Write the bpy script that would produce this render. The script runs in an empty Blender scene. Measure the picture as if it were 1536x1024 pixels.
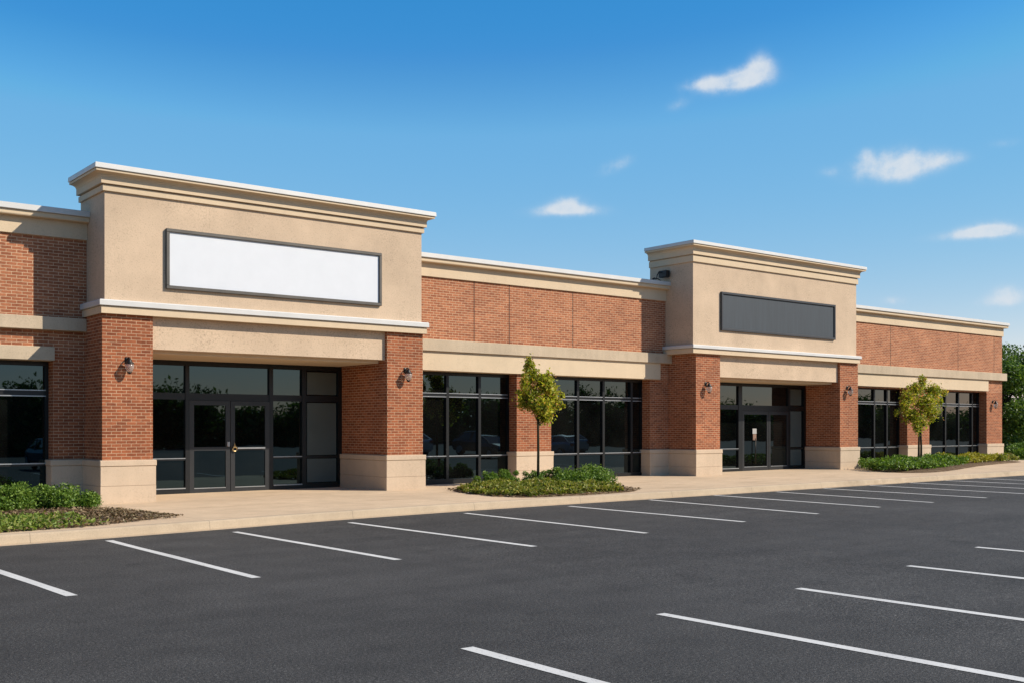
import bpy, math, random
import numpy as np
from mathutils import Vector, noise

random.seed(7)
S = bpy.context.scene
COL = S.collection
PI = math.pi

# ------------------------------------------------------------------ helpers
class MB:
    """collects shapes, then links them as ONE mesh object"""
    def __init__(s): s.v = []; s.f = []
    def add(s, vs, fs):
        n = len(s.v); s.v += [tuple(p) for p in vs]; s.f += [tuple(i + n for i in f) for f in fs]; return s
    def box(s, x0, x1, y0, y1, z0, z1):
        return s.add([(x0,y0,z0),(x1,y0,z0),(x1,y1,z0),(x0,y1,z0),(x0,y0,z1),(x1,y0,z1),(x1,y1,z1),(x0,y1,z1)],
                     [(0,3,2,1),(4,5,6,7),(0,1,5,4),(1,2,6,5),(2,3,7,6),(3,0,4,7)])
    def bbox(s, x0, x1, y0, y1, z0, z1, b=.012):
        """box with chamfered edges"""
        X = (x0, x1); Y = (y0, y1); Z = (z0, z1); vs = []; idx = {}
        for i in (0,1):
            for j in (0,1):
                for k in (0,1):
                    sx, sy, sz = (1-2*i)*b, (1-2*j)*b, (1-2*k)*b
                    for a in range(3):
                        idx[i,j,k,a] = len(vs)
                        vs.append((X[i] + (0 if a == 0 else sx), Y[j] + (0 if a == 1 else sy), Z[k] + (0 if a == 2 else sz)))
        fs = []
        for i in (0,1):
            q = [idx[i,0,0,0], idx[i,1,0,0], idx[i,1,1,0], idx[i,0,1,0]]; fs.append(q if i else q[::-1])
            q = [idx[0,i,0,1], idx[1,i,0,1], idx[1,i,1,1], idx[0,i,1,1]]; fs.append(q[::-1] if i else q)
            q = [idx[0,0,i,2], idx[1,0,i,2], idx[1,1,i,2], idx[0,1,i,2]]; fs.append(q if i else q[::-1])
        for i in (0,1):
            for j in (0,1):
                q = [idx[i,j,0,0], idx[i,j,0,1], idx[i,j,1,1], idx[i,j,1,0]]; fs.append(q if (i+j) % 2 else q[::-1])
                q = [idx[i,0,j,0], idx[i,0,j,2], idx[i,1,j,2], idx[i,1,j,0]]; fs.append(q[::-1] if (i+j) % 2 else q)
                q = [idx[0,i,j,1], idx[0,i,j,2], idx[1,i,j,2], idx[1,i,j,1]]; fs.append(q if (i+j) % 2 else q[::-1])
                for k in (0,1):
                    q = [idx[i,j,k,0], idx[i,j,k,1], idx[i,j,k,2]]; fs.append(q if (i+j+k) % 2 else q[::-1])
        return s.add(vs, fs)
    def sweep(s, prof, path):
        """prof: closed loop of (out, z); path: XY corners, out is to the LEFT-hand outside given by right-turn normal; mitred"""
        n = len(path); m = len(prof); vs = []
        def nrm(a, b):
            dx, dy = b[0]-a[0], b[1]-a[1]; l = math.hypot(dx, dy); return (-dy/l*-1*-1, dx/l*-1*-1) if False else (dy/l, -dx/l)
        for i, p in enumerate(path):
            if i == 0: o = nrm(path[0], path[1])
            elif i == n-1: o = nrm(path[-2], path[-1])
            else:
                a = nrm(path[i-1], p); b = nrm(p, path[i+1]); d = 1 + a[0]*b[0] + a[1]*b[1]
                o = ((a[0]+b[0])/d, (a[1]+b[1])/d)
            for (u, z) in prof: vs.append((p[0]+o[0]*u, p[1]+o[1]*u, z))
        fs = []
        for i in range(n-1):
            for j in range(m):
                k = (j+1) % m; fs.append((i*m+j, i*m+k, (i+1)*m+k, (i+1)*m+j))
        fs.append(tuple(range(m))[::-1]); fs.append(tuple(range((n-1)*m, n*m)))
        return s.add(vs, fs)
    def tube(s, pts, rad, n=10):
        pts = [Vector(p) for p in pts]; rad = rad if isinstance(rad, (list, tuple)) else [rad]*len(pts); vs = []; up = Vector((.31,.17,.94))
        for i, p in enumerate(pts):
            t = (pts[min(i+1, len(pts)-1)] - pts[max(i-1, 0)]).normalized()
            a = t.cross(up); a = a.normalized() if a.length > 1e-4 else Vector((1,0,0)); b = t.cross(a)
            for k in range(n):
                w = 2*PI*k/n; vs.append(p + (a*math.cos(w) + b*math.sin(w))*rad[i])
        fs = [(i*n+k, i*n+(k+1) % n, (i+1)*n+(k+1) % n, (i+1)*n+k) for i in range(len(pts)-1) for k in range(n)]
        fs += [tuple(range(n))[::-1], tuple(range((len(pts)-1)*n, len(pts)*n))]
        return s.add(vs, fs)
    def lathe(s, prof, c=(0,0,0), n=20, axis='z'):
        vs = []; m = len(prof)
        for (r, z) in prof:
            for k in range(n):
                w = 2*PI*k/n; x, y = r*math.cos(w), r*math.sin(w)
                vs.append((c[0]+x, c[1]+y, c[2]+z) if axis == 'z' else ((c[0]+z, c[1]+x, c[2]+y) if axis == 'x' else (c[0]+x, c[1]+z, c[2]+y)))
        fs = [(i*n+k, i*n+(k+1) % n, (i+1)*n+(k+1) % n, (i+1)*n+k) for i in range(m-1) for k in range(n)]
        fs += [tuple(range(n))[::-1], tuple(range((m-1)*n, m*n))]
        return s.add(vs, fs)
    def build(s, name, mat, parent=None, smooth=False, fix=True):
        me = bpy.data.meshes.new(name); me.from_pydata(s.v, [], s.f); me.update()
        if fix:
            import bmesh
            bm = bmesh.new(); bm.from_mesh(me); bmesh.ops.recalc_face_normals(bm, faces=bm.faces); bm.to_mesh(me); bm.free()
        if smooth: me.polygons.foreach_set('use_smooth', [True]*len(me.polygons))
        return link(name, me, mat, parent)

def link(name, me, mat, parent=None):
    o = bpy.data.objects.new(name, me); COL.objects.link(o)
    for m in (mat if isinstance(mat, (list, tuple)) else [mat]): me.materials.append(m)
    if parent is not None: o.parent = parent
    return o
def tag(o, label=None, cat=None, group=None, kind=None):
    if label: o['label'] = label
    if cat: o['category'] = cat
    if group: o['group'] = group
    if kind: o['kind'] = kind
    return o
def empty(name, loc=(0,0,0), rz=0):
    o = bpy.data.objects.new(name, None); COL.objects.link(o); o.location = loc; o.rotation_euler.z = rz; o.empty_display_size = .3
    return o
def copy_tree(o, parent=None):
    c = o.copy(); COL.objects.link(c)
    if parent is not None: c.parent = parent
    for ch in list(o.children): copy_tree(ch, c)
    return c

# camera measured from the photograph: vanishing points (-530,642) and (2810,642) of the 1536 x 1024 picture
F = 1628.; CX = 768.; HY = 642.; HC = 1.75
TH = math.atan2(2042, F); sT, cT = math.sin(TH), math.cos(TH)
def slope(x): return .0042*min(max(x-8, 0), 32)      # the car park rises a little to the right
def ray(px): return cT*F + sT*(px-CX), sT*F - cT*(px-CX)
def gx(px, Y): a, b = ray(px); return Y*a/b
def gz(px, py, Y): return HC + (HY-py)*Y/ray(px)[1]
def ground(px, py, dz=0):
    a, b = ray(px); z = dz
    for _ in range(6):
        t = (HC-z)/(py-HY); z = dz + slope(a*t)
    return a*t, b*t

# ------------------------------------------------------------------ materials
class NT:
    def __init__(s, name):
        s.m = bpy.data.materials.new(name); s.m.use_nodes = True; s.t = s.m.node_tree; s.p = s.t.nodes['Principled BSDF']
    def n(s, typ, **kw):
        nd = s.t.nodes.new(typ)
        for k, v in kw.items():
            if k.startswith('i_'):
                k = k[2:]; nd.inputs[int(k) if k.isdigit() else k.replace('_', ' ')].default_value = v
            else: setattr(nd, k, v)
        return nd
    def l(s, a, b): s.t.links.new(a, b)
    def val(s, **kw):
        for k, v in kw.items(): s.p.inputs[k.replace('_', ' ')].default_value = v
    def pos(s): return s.n('ShaderNodeNewGeometry').outputs['Position']
    def noise(s, vec, scale, detail=4, rough=.55, out='Fac'):
        nd = s.n('ShaderNodeTexNoise'); nd.inputs['Scale'].default_value = scale; nd.inputs['Detail'].default_value = detail
        nd.inputs['Roughness'].default_value = rough
        if vec is not None: s.l(vec, nd.inputs['Vector'])
        return nd.outputs[out]
    def ramp(s, fac, stops):
        nd = s.n('ShaderNodeValToRGB'); e = nd.color_ramp.elements
        while len(e) < len(stops): e.new(.5)
        for i, (p, c) in enumerate(stops):
            e[i].position = p; e[i].color = (c if isinstance(c, (tuple, list)) else (c,c,c)) + (() if isinstance(c, tuple) and len(c) == 4 else (1,))
        s.l(fac, nd.inputs['Fac']); return nd.outputs['Color']
    def mix(s, fac, a, b, mode='MIX'):
        nd = s.n('ShaderNodeMix', data_type='RGBA', blend_type=mode)
        for sock, v in ((nd.inputs[0], fac), (nd.inputs[6], a), (nd.inputs[7], b)):
            if isinstance(v, (int, float)): sock.default_value = v if sock.type == 'VALUE' else (v,v,v,1)
            elif isinstance(v, (tuple, list)): sock.default_value = tuple(v[:3]) + (1,)
            else: s.l(v, sock)
        return nd.outputs[2]
    def math(s, op, a, b=None):
        nd = s.n('ShaderNodeMath', operation=op)
        for i, v in enumerate((a, b)):
            if v is None: continue
            if isinstance(v, (int, float)): nd.inputs[i].default_value = v
            else: s.l(v, nd.inputs[i])
        return nd.outputs[0]
    def bump(s, h, strength=.3, dist=.01):
        nd = s.n('ShaderNodeBump'); nd.inputs['Strength'].default_value = strength; nd.inputs['Distance'].default_value = dist
        s.l(h, nd.inputs['Height']); s.l(nd.outputs['Normal'], s.p.inputs['Normal'])
    def base(s, c): s.l(c, s.p.inputs['Base Color'])
    def scaled(s, vec, sc):
        nd = s.n('ShaderNodeVectorMath', operation='MULTIPLY'); s.l(vec, nd.inputs[0]); nd.inputs[1].default_value = sc
        return nd.outputs[0]

def brick_mat(name, c1, c2, mortar):
    N = NT(name); g = N.n('ShaderNodeNewGeometry')
    sx = N.n('ShaderNodeSeparateXYZ'); N.l(g.outputs['Position'], sx.inputs[0])
    nx = N.n('ShaderNodeSeparateXYZ'); N.l(g.outputs['True Normal'], nx.inputs[0])
    side = N.math('GREATER_THAN', N.math('ABSOLUTE', nx.outputs[0]), .5)
    u = N.math('ADD', N.math('MULTIPLY', sx.outputs[1], side), N.math('MULTIPLY', sx.outputs[0], N.math('SUBTRACT', 1, side)))
    c = N.n('ShaderNodeCombineXYZ'); N.l(u, c.inputs[0]); N.l(sx.outputs[2], c.inputs[1])
    # uneven laying
    wob = N.noise(c.outputs[0], 9, 2)
    cw = N.n('ShaderNodeVectorMath', operation='ADD'); N.l(c.outputs[0], cw.inputs[0])
    cc = N.n('ShaderNodeCombineXYZ'); N.l(N.math('MULTIPLY', N.math('SUBTRACT', wob, .5), .010), cc.inputs[1]); N.l(N.math('MULTIPLY', N.math('SUBTRACT', wob, .5), .02), cc.inputs[0]); N.l(cc.outputs[0], cw.inputs[1])
    b = N.n('ShaderNodeTexBrick'); N.l(cw.outputs[0], b.inputs['Vector'])
    b.offset = .5; b.inputs['Scale'].default_value = 1; b.inputs['Brick Width'].default_value = .213; b.inputs['Row Height'].default_value = .0677
    b.inputs['Mortar Size'].default_value = .0064; b.inputs['Mortar Smooth'].default_value = .15; b.inputs['Bias'].default_value = -.1
    b.inputs['Color1'].default_value = c1+(1,); b.inputs['Color2'].default_value = c2+(1,); b.inputs['Mortar'].default_value = mortar+(1,)
    big = N.noise(c.outputs[0], .9, 5, .6); mid = N.noise(c.outputs[0], 14, 3)
    col = N.mix(.85, b.outputs['Color'], N.ramp(big, [(.3, (.80,.76,.74)), (.7, (1.12,1.10,1.06))]), 'MULTIPLY')
    col = N.mix(.6, col, N.ramp(mid, [(.3, .72), (.7, 1.22)]), 'MULTIPLY')
    N.base(col)
    N.val(Roughness=.9); N.p.inputs['Specular IOR Level'].default_value = .25
    h = N.math('ADD', N.math('MULTIPLY', b.outputs['Fac'], -1), N.math('MULTIPLY', N.noise(c.outputs[0], 60, 3), .5))
    N.bump(h, .55, .006)
    return N.m
def stucco_mat(name, col, blotch=.16, speck=.5, grain=70, drips=.25):
    N = NT(name); p = N.pos()
    a = N.noise(p, .8, 6, .62); b = N.noise(p, grain, 3, .6); d = N.noise(N.scaled(p, (5,5,.35)), 1.2, 4, .6)
    c = N.mix(1, col, N.ramp(a, [(.28, 1-blotch), (.72, 1+blotch*.6)]), 'MULTIPLY')
    c = N.mix(drips, c, N.ramp(d, [(.35, .80), (.62, 1.06)]), 'MULTIPLY')
    c = N.mix(speck, c, N.ramp(b, [(.30, .45), (.43, 1), (.7, 1.05)]), 'MULTIPLY')
    pit = N.noise(p, 22, 4, .75); where = N.ramp(N.noise(p, 1.3, 4, .6), [(.42, 0), (.62, 1)])
    c = N.mix(N.math('MULTIPLY', where, speck*1.3), c, N.mix(1, c, N.ramp(pit, [(.36, .55), (.46, .95), (.6, 1.06)]), 'MULTIPLY'))
    N.base(c); N.val(Roughness=.93); N.p.inputs['Specular IOR Level'].default_value = .2
    N.bump(b, .35, .008)
    return N.m
def plain(name, col, rough=.5, metal=0, var=.08, scale=3, spec=.5, bump=0):
    N = NT(name); p = N.pos()
    c = N.mix(1, col, N.ramp(N.noise(p, scale, 5, .6), [(.3, 1-var), (.7, 1+var)]), 'MULTIPLY')
    N.base(c); N.val(Roughness=rough, Metallic=metal); N.p.inputs['Specular IOR Level'].default_value = spec
    if bump: N.bump(N.noise(p, 45, 3), bump, .004)
    return N.m
def asphalt_mat():
    N = NT('asphalt'); p = N.pos()
    big = N.noise(p, .22, 6, .62); mid = N.noise(p, 1.6, 5, .6); fine = N.noise(p, 34, 4, .75); grit = N.noise(p, 95, 2, .6)
    st = N.noise(N.scaled(p, (.12,1.4,1)), .9, 4)
    c = N.ramp(big, [(.3, (.0365,.0345,.032)), (.7, (.051,.0485,.0455))])
    c = N.mix(.9, c, N.ramp(mid, [(.3, .82), (.7, 1.18)]), 'MULTIPLY')
    c = N.mix(.7, c, N.ramp(st, [(.35, .82), (.65, 1.16)]), 'MULTIPLY')
    c = N.mix(1, c, N.ramp(fine, [(.30, .28), (.48, .9), (.62, 1.6), (.74, 3.2)]), 'MULTIPLY')
    c = N.mix(1, c, N.ramp(grit, [(.32, .35), (.5, .95), (.66, 2.2), (.75, 4.0)]), 'MULTIPLY')
    # a few worn oil spots in the bays and fine hairline cracks
    oil = N.ramp(N.noise(p, .75, 3, .5), [(.66, 1.0), (.74, .74)])
    c = N.mix(.8, c, oil, 'MULTIPLY')
    vo = N.n('ShaderNodeTexVoronoi', feature='DISTANCE_TO_EDGE'); vo.inputs['Scale'].default_value = .16
    wv = N.n('ShaderNodeVectorMath', operation='ADD'); N.l(p, wv.inputs[0]); N.l(N.scaled(N.noise(p, 1.1, 5, .6, 'Color'), (1.6,1.6,0)), wv.inputs[1]); N.l(wv.outputs[0], vo.inputs['Vector'])
    cr = N.ramp(vo.outputs['Distance'], [(.0, .55), (.0035, 1.0)])
    c = N.mix(.55, c, cr, 'MULTIPLY')
    N.base(c); N.val(Roughness=.86); N.p.inputs['Specular IOR Level'].default_value = .3
    N.bump(N.math('ADD', fine, grit), .6, .008)
    return N.m
def concrete_mat(name, col, joints=None):
    N = NT(name); p = N.pos()
    a = N.noise(p, .5, 6, .65); b = N.noise(p, 3.5, 5, .6); f = N.noise(p, 60, 3, .6)
    st = N.noise(N.scaled(p, (.6,2.4,1)), .8, 5, .7)
    c = N.mix(1, col, N.ramp(a, [(.3, .86), (.7, 1.07)]), 'MULTIPLY')
    c = N.mix(.7, c, N.ramp(b, [(.3, .9), (.7, 1.07)]), 'MULTIPLY')
    c = N.mix(.55, c, N.ramp(st, [(.28, (.55,.5,.45)), (.44, (1,1,1))]), 'MULTIPLY')
    c = N.mix(.6, c, N.ramp(f, [(.3, .75), (.5, 1), (.75, 1.1)]), 'MULTIPLY')
    if joints:
        sx = N.n('ShaderNodeSeparateXYZ'); N.l(p, sx.inputs[0])
        j = None
        for ax, per in joints:
            q = N.math('LESS_THAN', N.math('ABSOLUTE', N.math('SUBTRACT', N.math('FRACT', N.math('DIVIDE', sx.outputs[ax], per)), .5)), .006/per)
            j = q if j is None else N.math('MAXIMUM', j, q)
        c = N.mix(N.math('MULTIPLY', j, .5), c, (.12,.10,.08))
    N.base(c); N.val(Roughness=.9); N.p.inputs['Specular IOR Level'].default_value = .25
    N.bump(f, .25, .005)
    return N.m
def glass_mat():
    N = NT('dark_glass'); p = N.pos()
    c = N.ramp(N.noise(p, .7, 3), [(.35, (.0012,.0012,.0014)), (.75, (.006,.006,.0055))])
    N.base(c); N.val(Roughness=.012, IOR=1.72); N.p.inputs['Specular Tint'].default_value = (.48,.82,1,1)
    N.bump(N.noise(p, .9, 2, .4), .10, .02)
    return N.m
def leaf_mat(name, stops, trans=.35, rough=.5):
    N = NT(name); g = N.n('ShaderNodeNewGeometry')
    c = N.ramp(g.outputs['Random Per Island'], stops)
    N.base(c); N.val(Roughness=rough); N.p.inputs['Specular IOR Level'].default_value = .35
    t = N.n('ShaderNodeBsdfTranslucent'); N.l(N.mix(1, c, (1.15,1.25,.6), 'MULTIPLY'), t.inputs['Color'])
    mx = N.n('ShaderNodeMixShader'); mx.inputs[0].default_value = trans
    out = N.t.nodes['Material Output']; N.l(N.p.outputs[0], mx.inputs[1]); N.l(t.outputs[0], mx.inputs[2]); N.l(mx.outputs[0], out.inputs['Surface'])
    return N.m
def soil_mat():
    N = NT('mulch'); p = N.pos()
    a = N.noise(p, 3, 6, .7); b = N.noise(p, 30, 4, .7)
    c = N.ramp(a, [(.3, (.075,.045,.026)), (.5, (.13,.085,.05)), (.7, (.20,.145,.09))])
    c = N.mix(.9, c, N.ramp(b, [(.3, .4), (.5, 1), (.7, 1.5)]), 'MULTIPLY')
    N.base(c); N.val(Roughness=.95); N.p.inputs['Specular IOR Level'].default_value = .1
    N.bump(b, .8, .03)
    return N.m
def board_mat():
    N = NT('charcoal_board'); p = N.pos()
    a = N.noise(N.scaled(p, (9,1,.4)), 1.6, 4, .6)
    N.base(N.mix(1, (.031,.040,.049), N.ramp(a, [(.3, .84), (.7, 1.16)]), 'MULTIPLY')); N.val(Roughness=.55)
    return N.m
def paint_mat():
    N = NT('road_paint'); p = N.pos()
    a = N.noise(p, 26, 4, .7); b = N.noise(p, 1.3, 3)
    c = N.mix(1, (.62,.60,.565), N.ramp(b, [(.3, .86), (.7, 1.05)]), 'MULTIPLY')
    c = N.mix(1, c, N.ramp(a, [(.33, .30), (.36, .8), (.45, 1)]), 'MULTIPLY')
    N.base(c); N.val(Roughness=.8); N.bump(a, .3, .004)
    return N.m
def clear_mat():
    N = NT('lantern_glass'); N.val(Roughness=.12, IOR=1.45); N.p.inputs['Transmission Weight'].default_value = .75
    N.base(N.ramp(N.noise(N.pos(), 30, 2), [(.3, (.55,.53,.5)), (.7, (.8,.78,.74))]))
    return N.m

M = dict(
    brick=brick_mat('red_brick', (.345,.112,.048), (.195,.058,.026), (.50,.33,.21)), wallbrick=brick_mat('orange_brick', (.40,.155,.076), (.255,.088,.044), (.58,.40,.26)),
    stucco=stucco_mat('sand_stucco', (.56,.42,.295), .16, .55, 34, .08),
    trim=stucco_mat('cream_trim', (.61,.475,.325), .08, .2, 90, .1),
    band=stucco_mat('grey_stone_band', (.50,.395,.28), .16, .35, 40, .3),
    cap=plain('white_coping', (.56,.545,.52), .5, 0, .05, 2),
    plinth=stucco_mat('limestone', (.55,.42,.30), .12, .25, 50, .15),
    frame=plain('black_aluminium', (.005,.0055,.006), .42, .1, .15),
    doorframe=plain('door_aluminium', (.028,.029,.031), .42, .3, .12),
    rail=plain('satin_metal_glint', (.36,.37,.38), .35, .6, .1),  # satin metal of handle and lock; its pale colour also paints sunlit rail edges
    glass=glass_mat(), frosted=plain('grey_film', (.075,.092,.085), .3, 0, .12, 1.2),
    signwhite=plain('white_board', (.61,.625,.655), .5, 0, .02), signframe=plain('bronze_sign_frame', (.10,.09,.078), .45, .4, .15),
    board=board_mat(), darkframe=plain('dark_sign_frame', (.05,.052,.055), .4, .3, .1),
    roof=plain('roof_membrane', (.3,.29,.27), .9), joint=plain('joint_sealant', (.05,.028,.02), .9),
    asphalt=asphalt_mat(), paint=paint_mat(),
    pavement=concrete_mat('pavement_concrete', (.585,.435,.29), [(0, 3.05)]), kerb=concrete_mat('kerb_concrete', (.46,.355,.245), [(0, 3.05)]),
    soil=soil_mat(), bronze=plain('lantern_bronze', (.022,.018,.015), .45, .5), clear=clear_mat(), black=plain('black_plastic', (.008,.008,.009), .5),
    brass=plain('brass', (.75,.58,.30), .25, 1, .1), paper=plain('paper', (.36,.35,.335), .8), tan=plain('tan_card', (.22,.13,.09), .8),
    bark=plain('bark', (.035,.026,.02), .9, 0, .3, 20, .2, .6), stem=plain('dark_stem', (.03,.03,.018), .9, 0, .3, 20, .1),
    leaf_young=leaf_mat('sapling_leaves', [(0, (.09,.12,.010)), (.35, (.25,.29,.022)), (.7, (.46,.44,.04)), (.88, (.62,.54,.07)), (.94, (.60,.30,.10)), (1, (.48,.22,.08))], .42),
    leaf_shrub=leaf_mat('shrub_leaves', [(0, (.055,.11,.012)), (.6, (.13,.225,.028)), (1, (.25,.34,.06))], .34),
    leaf_cover=leaf_mat('ground_cover', [(0, (.085,.11,.014)), (.45, (.19,.22,.028)), (.8, (.33,.32,.05)), (1, (.40,.28,.10))], .36),
    leaf_yellow=leaf_mat('yellow_cover', [(0, (0.208,0.195,0.019)), (.6, (0.364,0.312,0.026)), (1, (0.468,0.429,0.065))], .3),
    leaf_dark=leaf_mat('tree_leaves', [(0, (.045,.085,.015)), (.6, (.10,.17,.028)), (1, (.19,.26,.05))], .36),
    litter=leaf_mat('dry_leaves', [(0, (0.060,0.036,0.019)), (.5, (0.180,0.114,0.060)), (.85, (0.312,0.228,0.132)), (1, (0.072,0.084,0.024))], .1),
    grass=leaf_mat('grass_blades', [(0, (.09,.15,.018)), (.6, (.18,.25,.032)), (1, (.32,.32,.08))], .34),
    lawn=plain('lawn', (.07,.085,.025), .95, 0, .3, .6, .1),
)

# ------------------------------------------------------------------ the building
YT, YW, YG, YB = 23.5, 24.7, 25.1, 25.12
B = empty('shop_building', (7.6, YT, 0))
tag(B, 'long single-storey shop building of red brick and beige stucco with two raised entrance towers', 'building')
def part(mb, name, mat, parent=None, smooth=False):
    """a part of the building: built in world space, then parented to B's empty (or to a part of it)"""
    o = mb.build(name, mat, None, smooth)
    o.parent = parent or B
    if parent is None: o.matrix_parent_inverse = __import__('mathutils').Matrix.Translation(-B.location)
    return o

def pier(x0, x1, y0, y1, z1, name, ph=1.07, front=None):
    p = part(MB().box(x0, x1, y0, y1, -.05, z1), name, M['brick'])
    m = MB(); b = .055
    m.bbox(x0-b, x1+b, y0-b, y1-.02, -.05, ph-.555, .004); m.bbox(x0-b+.002, x1+b-.002, y0-b+.002, y1-.022, ph-.552, ph-.135, .006); m.bbox(x0-b-.012, x1+b+.012, y0-b-.012, y1-.01, ph-.13, ph, .012)
    part(m, 'plinth', M['plinth'], p)
    return p

def tower(x0, x1, zc, zl, YB=25.12):
    """stucco block above the ledge, cornice, brick piers, beam over the entrance"""
    w = part(MB().box(x0, x1, YT, YB, zl[0]+.02, zc[0]+.55), 'tower_wall', M['stucco'])
    path = [(x0, YB), (x0, YT), (x1, YT), (x1, YB)]
    a, b, c, d, e, f = zc
    prof = [(-.1, a), (.048, a), (.052, a+.006), (.052, b-.02), (.015, b-.019), (.015, b+.008), (.10, b+.009), (.10, c), (.11, c+.012)]
    for k in range(7):
        t = k/6*PI/2; prof.append((.11 + .13*(1-math.cos(t)), c+.012 + (d-c-.012)*math.sin(t)))
    prof += [(.252, d), (.252, e-.008), (-.1, e-.008)]
    part(MB().sweep(prof, path), 'cornice', M['trim'], w)
    part(MB().sweep([(-.12, e), (.278, e), (.28, e+.008), (.274, f-.01), (.265, f), (-.12, f+.02)], path), 'coping', M['cap'], w)
    g, h, i = zl
    lp = [(x0, YB-.3), (x0, YT), (x1, YT), (x1, YB-.3)]
    part(MB().sweep([(-.1, g), (.10, g), (.10, h-.01), (-.1, h-.01)], lp), 'ledge', M['trim'], w)
    part(MB().sweep([(-.1, h), (.135, h), (.145, h+.01), (.145, i-.02), (.13, i), (-.1, i+.01)], lp), 'ledge_cap', M['cap'], w)
    return w

T1 = tower(7.63, 15.73, (6.80, 6.94, 7.09, 7.17, 7.225, 7.335), (4.19, 4.35, 4.48))
T2 = tower(26.13, 35.05, (7.06, 7.28, 7.45, 7.54, 7.595, 7.70), (4.155, 4.31, 4.42), 25.4)
YD1, YD2 = 25.86, 25.05
for (x0, x1, yd) in ((7.58, 8.67, YD1), (14.69, 15.77, YD1), (26.27, 27.43, YD2), (34.04, 35.16, YD2)):
    pier(x0, x1, YT, yd + .12, 4.2 if x0 < 20 else 4.165, 'entrance_pier')
for (x0, x1, yd, z0, z1) in ((8.67, 14.69, YD1, 3.48, 4.195), (27.43, 34.04, YD2, 3.43, 4.16)):
    part(MB().bbox(x0+.002, x1-.002, 23.6, 24.05, z0, z1, .008), 'entrance_beam', M['stucco'])
    part(MB().box(x0+.002, x1-.08, 23.80, yd+.1, z0-.07, z0+.05), 'entrance_soffit', M['trim'])

# wings between the towers: brick above, stone band, lintel, windows, roof cornice
def wing(x0, x1, path_end=None):
    w = part(MB().box(x0, x1, YW, YW+.62, 3.36, 6.3), 'wing_wall', M['wallbrick'])
    return w
def wing_trim(w, path, band_path, z=(5.9, 6.26, 6.38, 6.51), bz=(3.87, 4.18), cap_ends=None):
    part(MB().sweep([(-.1, z[0]), (.05, z[0]), (.05, z[1]), (.10, z[1]), (.19, z[1]+.01), (.2, z[1]+.03), (.2, z[2]-.006), (-.1, z[2]-.006)], path), 'cornice', M['trim'], w)
    part(MB().sweep([(-.35, z[2]), (.24, z[2]), (.245, z[2]+.01), (.24, z[3]-.01), (.22, z[3]), (-.35, z[3]+.02)], path), 'coping', M['cap'], w)
    part(MB().sweep([(-.1, bz[0]), (.15, bz[0]), (.155, bz[0]+.008), (.155, bz[1]-.008), (.15, bz[1]), (-.1, bz[1])], band_path), 'stone_band', M['band'], w)

W0 = wing(-8, 7.628)
wing_trim(W0, [(-8, YW), (7.626, YW)], [(-8, YW), (7.578, YW)], bz=(3.87, 4.15))
W1 = wing(15.732, 26.262)
wing_trim(W1, [(15.734, YW), (26.126, YW)], [(15.775, YW), (26.266, YW)])
W2 = wing(35.052, 48.19)
wing_trim(W2, [(35.054, YW), (48.19, YW), (48.19, 40)], [(35.165, YW), (48.19, YW), (48.19, 40)], bz=(3.91, 4.24))
def joints(w, xs, z0, z1):
    for x in xs: part(MB().box(x-.010, x+.010, YW-.004, YW+.02, z0, z1), 'control_joint', M['joint'], w)
joints(W1, (18.32, 19.59, 22.06), 4.18, 5.9)
joints(W2, (gx(1336, YW), gx(1437, YW), gx(1491, YW)), 4.24, 5.9)

L0 = part(MB().bbox(-8, 6.92, 24.58, 25.3, 3.22, 3.51, .006), 'lintel', M['band'])
L1 = part(MB().bbox(15.775, 25.81, 24.61, 25.3, 3.34, 3.868, .006), 'lintel', M['trim'])
L2 = part(MB().bbox(35.165, 46.82, 24.61, 25.3, 3.41, 3.908, .006), 'lintel', M['trim'])
pier(6.92, 7.70, YW, 25.5, 3.358, 'window_pier')
pier(19.87, 21.19, YW, 25.5, 3.358, 'window_pier')
pier(25.41, 26.4, YW, 25.5, 3.358, 'window_pier')
pier(40.43, 42.09, YW, 25.5, 3.358, 'window_pier')
pier(46.82, 48.19, YW, 25.5, 3.358, 'window_pier')
part(MB().box(46.9, 48.185, 25.3, 40, -.05, 6.3), 'side_wall', M['brick'])
part(MB().box(-8, 48.0, 25.32, 40, 5.75, 5.9), 'roof', M['roof'])
part(MB().box(-8, 48.0, 39.8, 40.1, -.05, 6.3), 'rear_wall', M['brick'])

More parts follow.
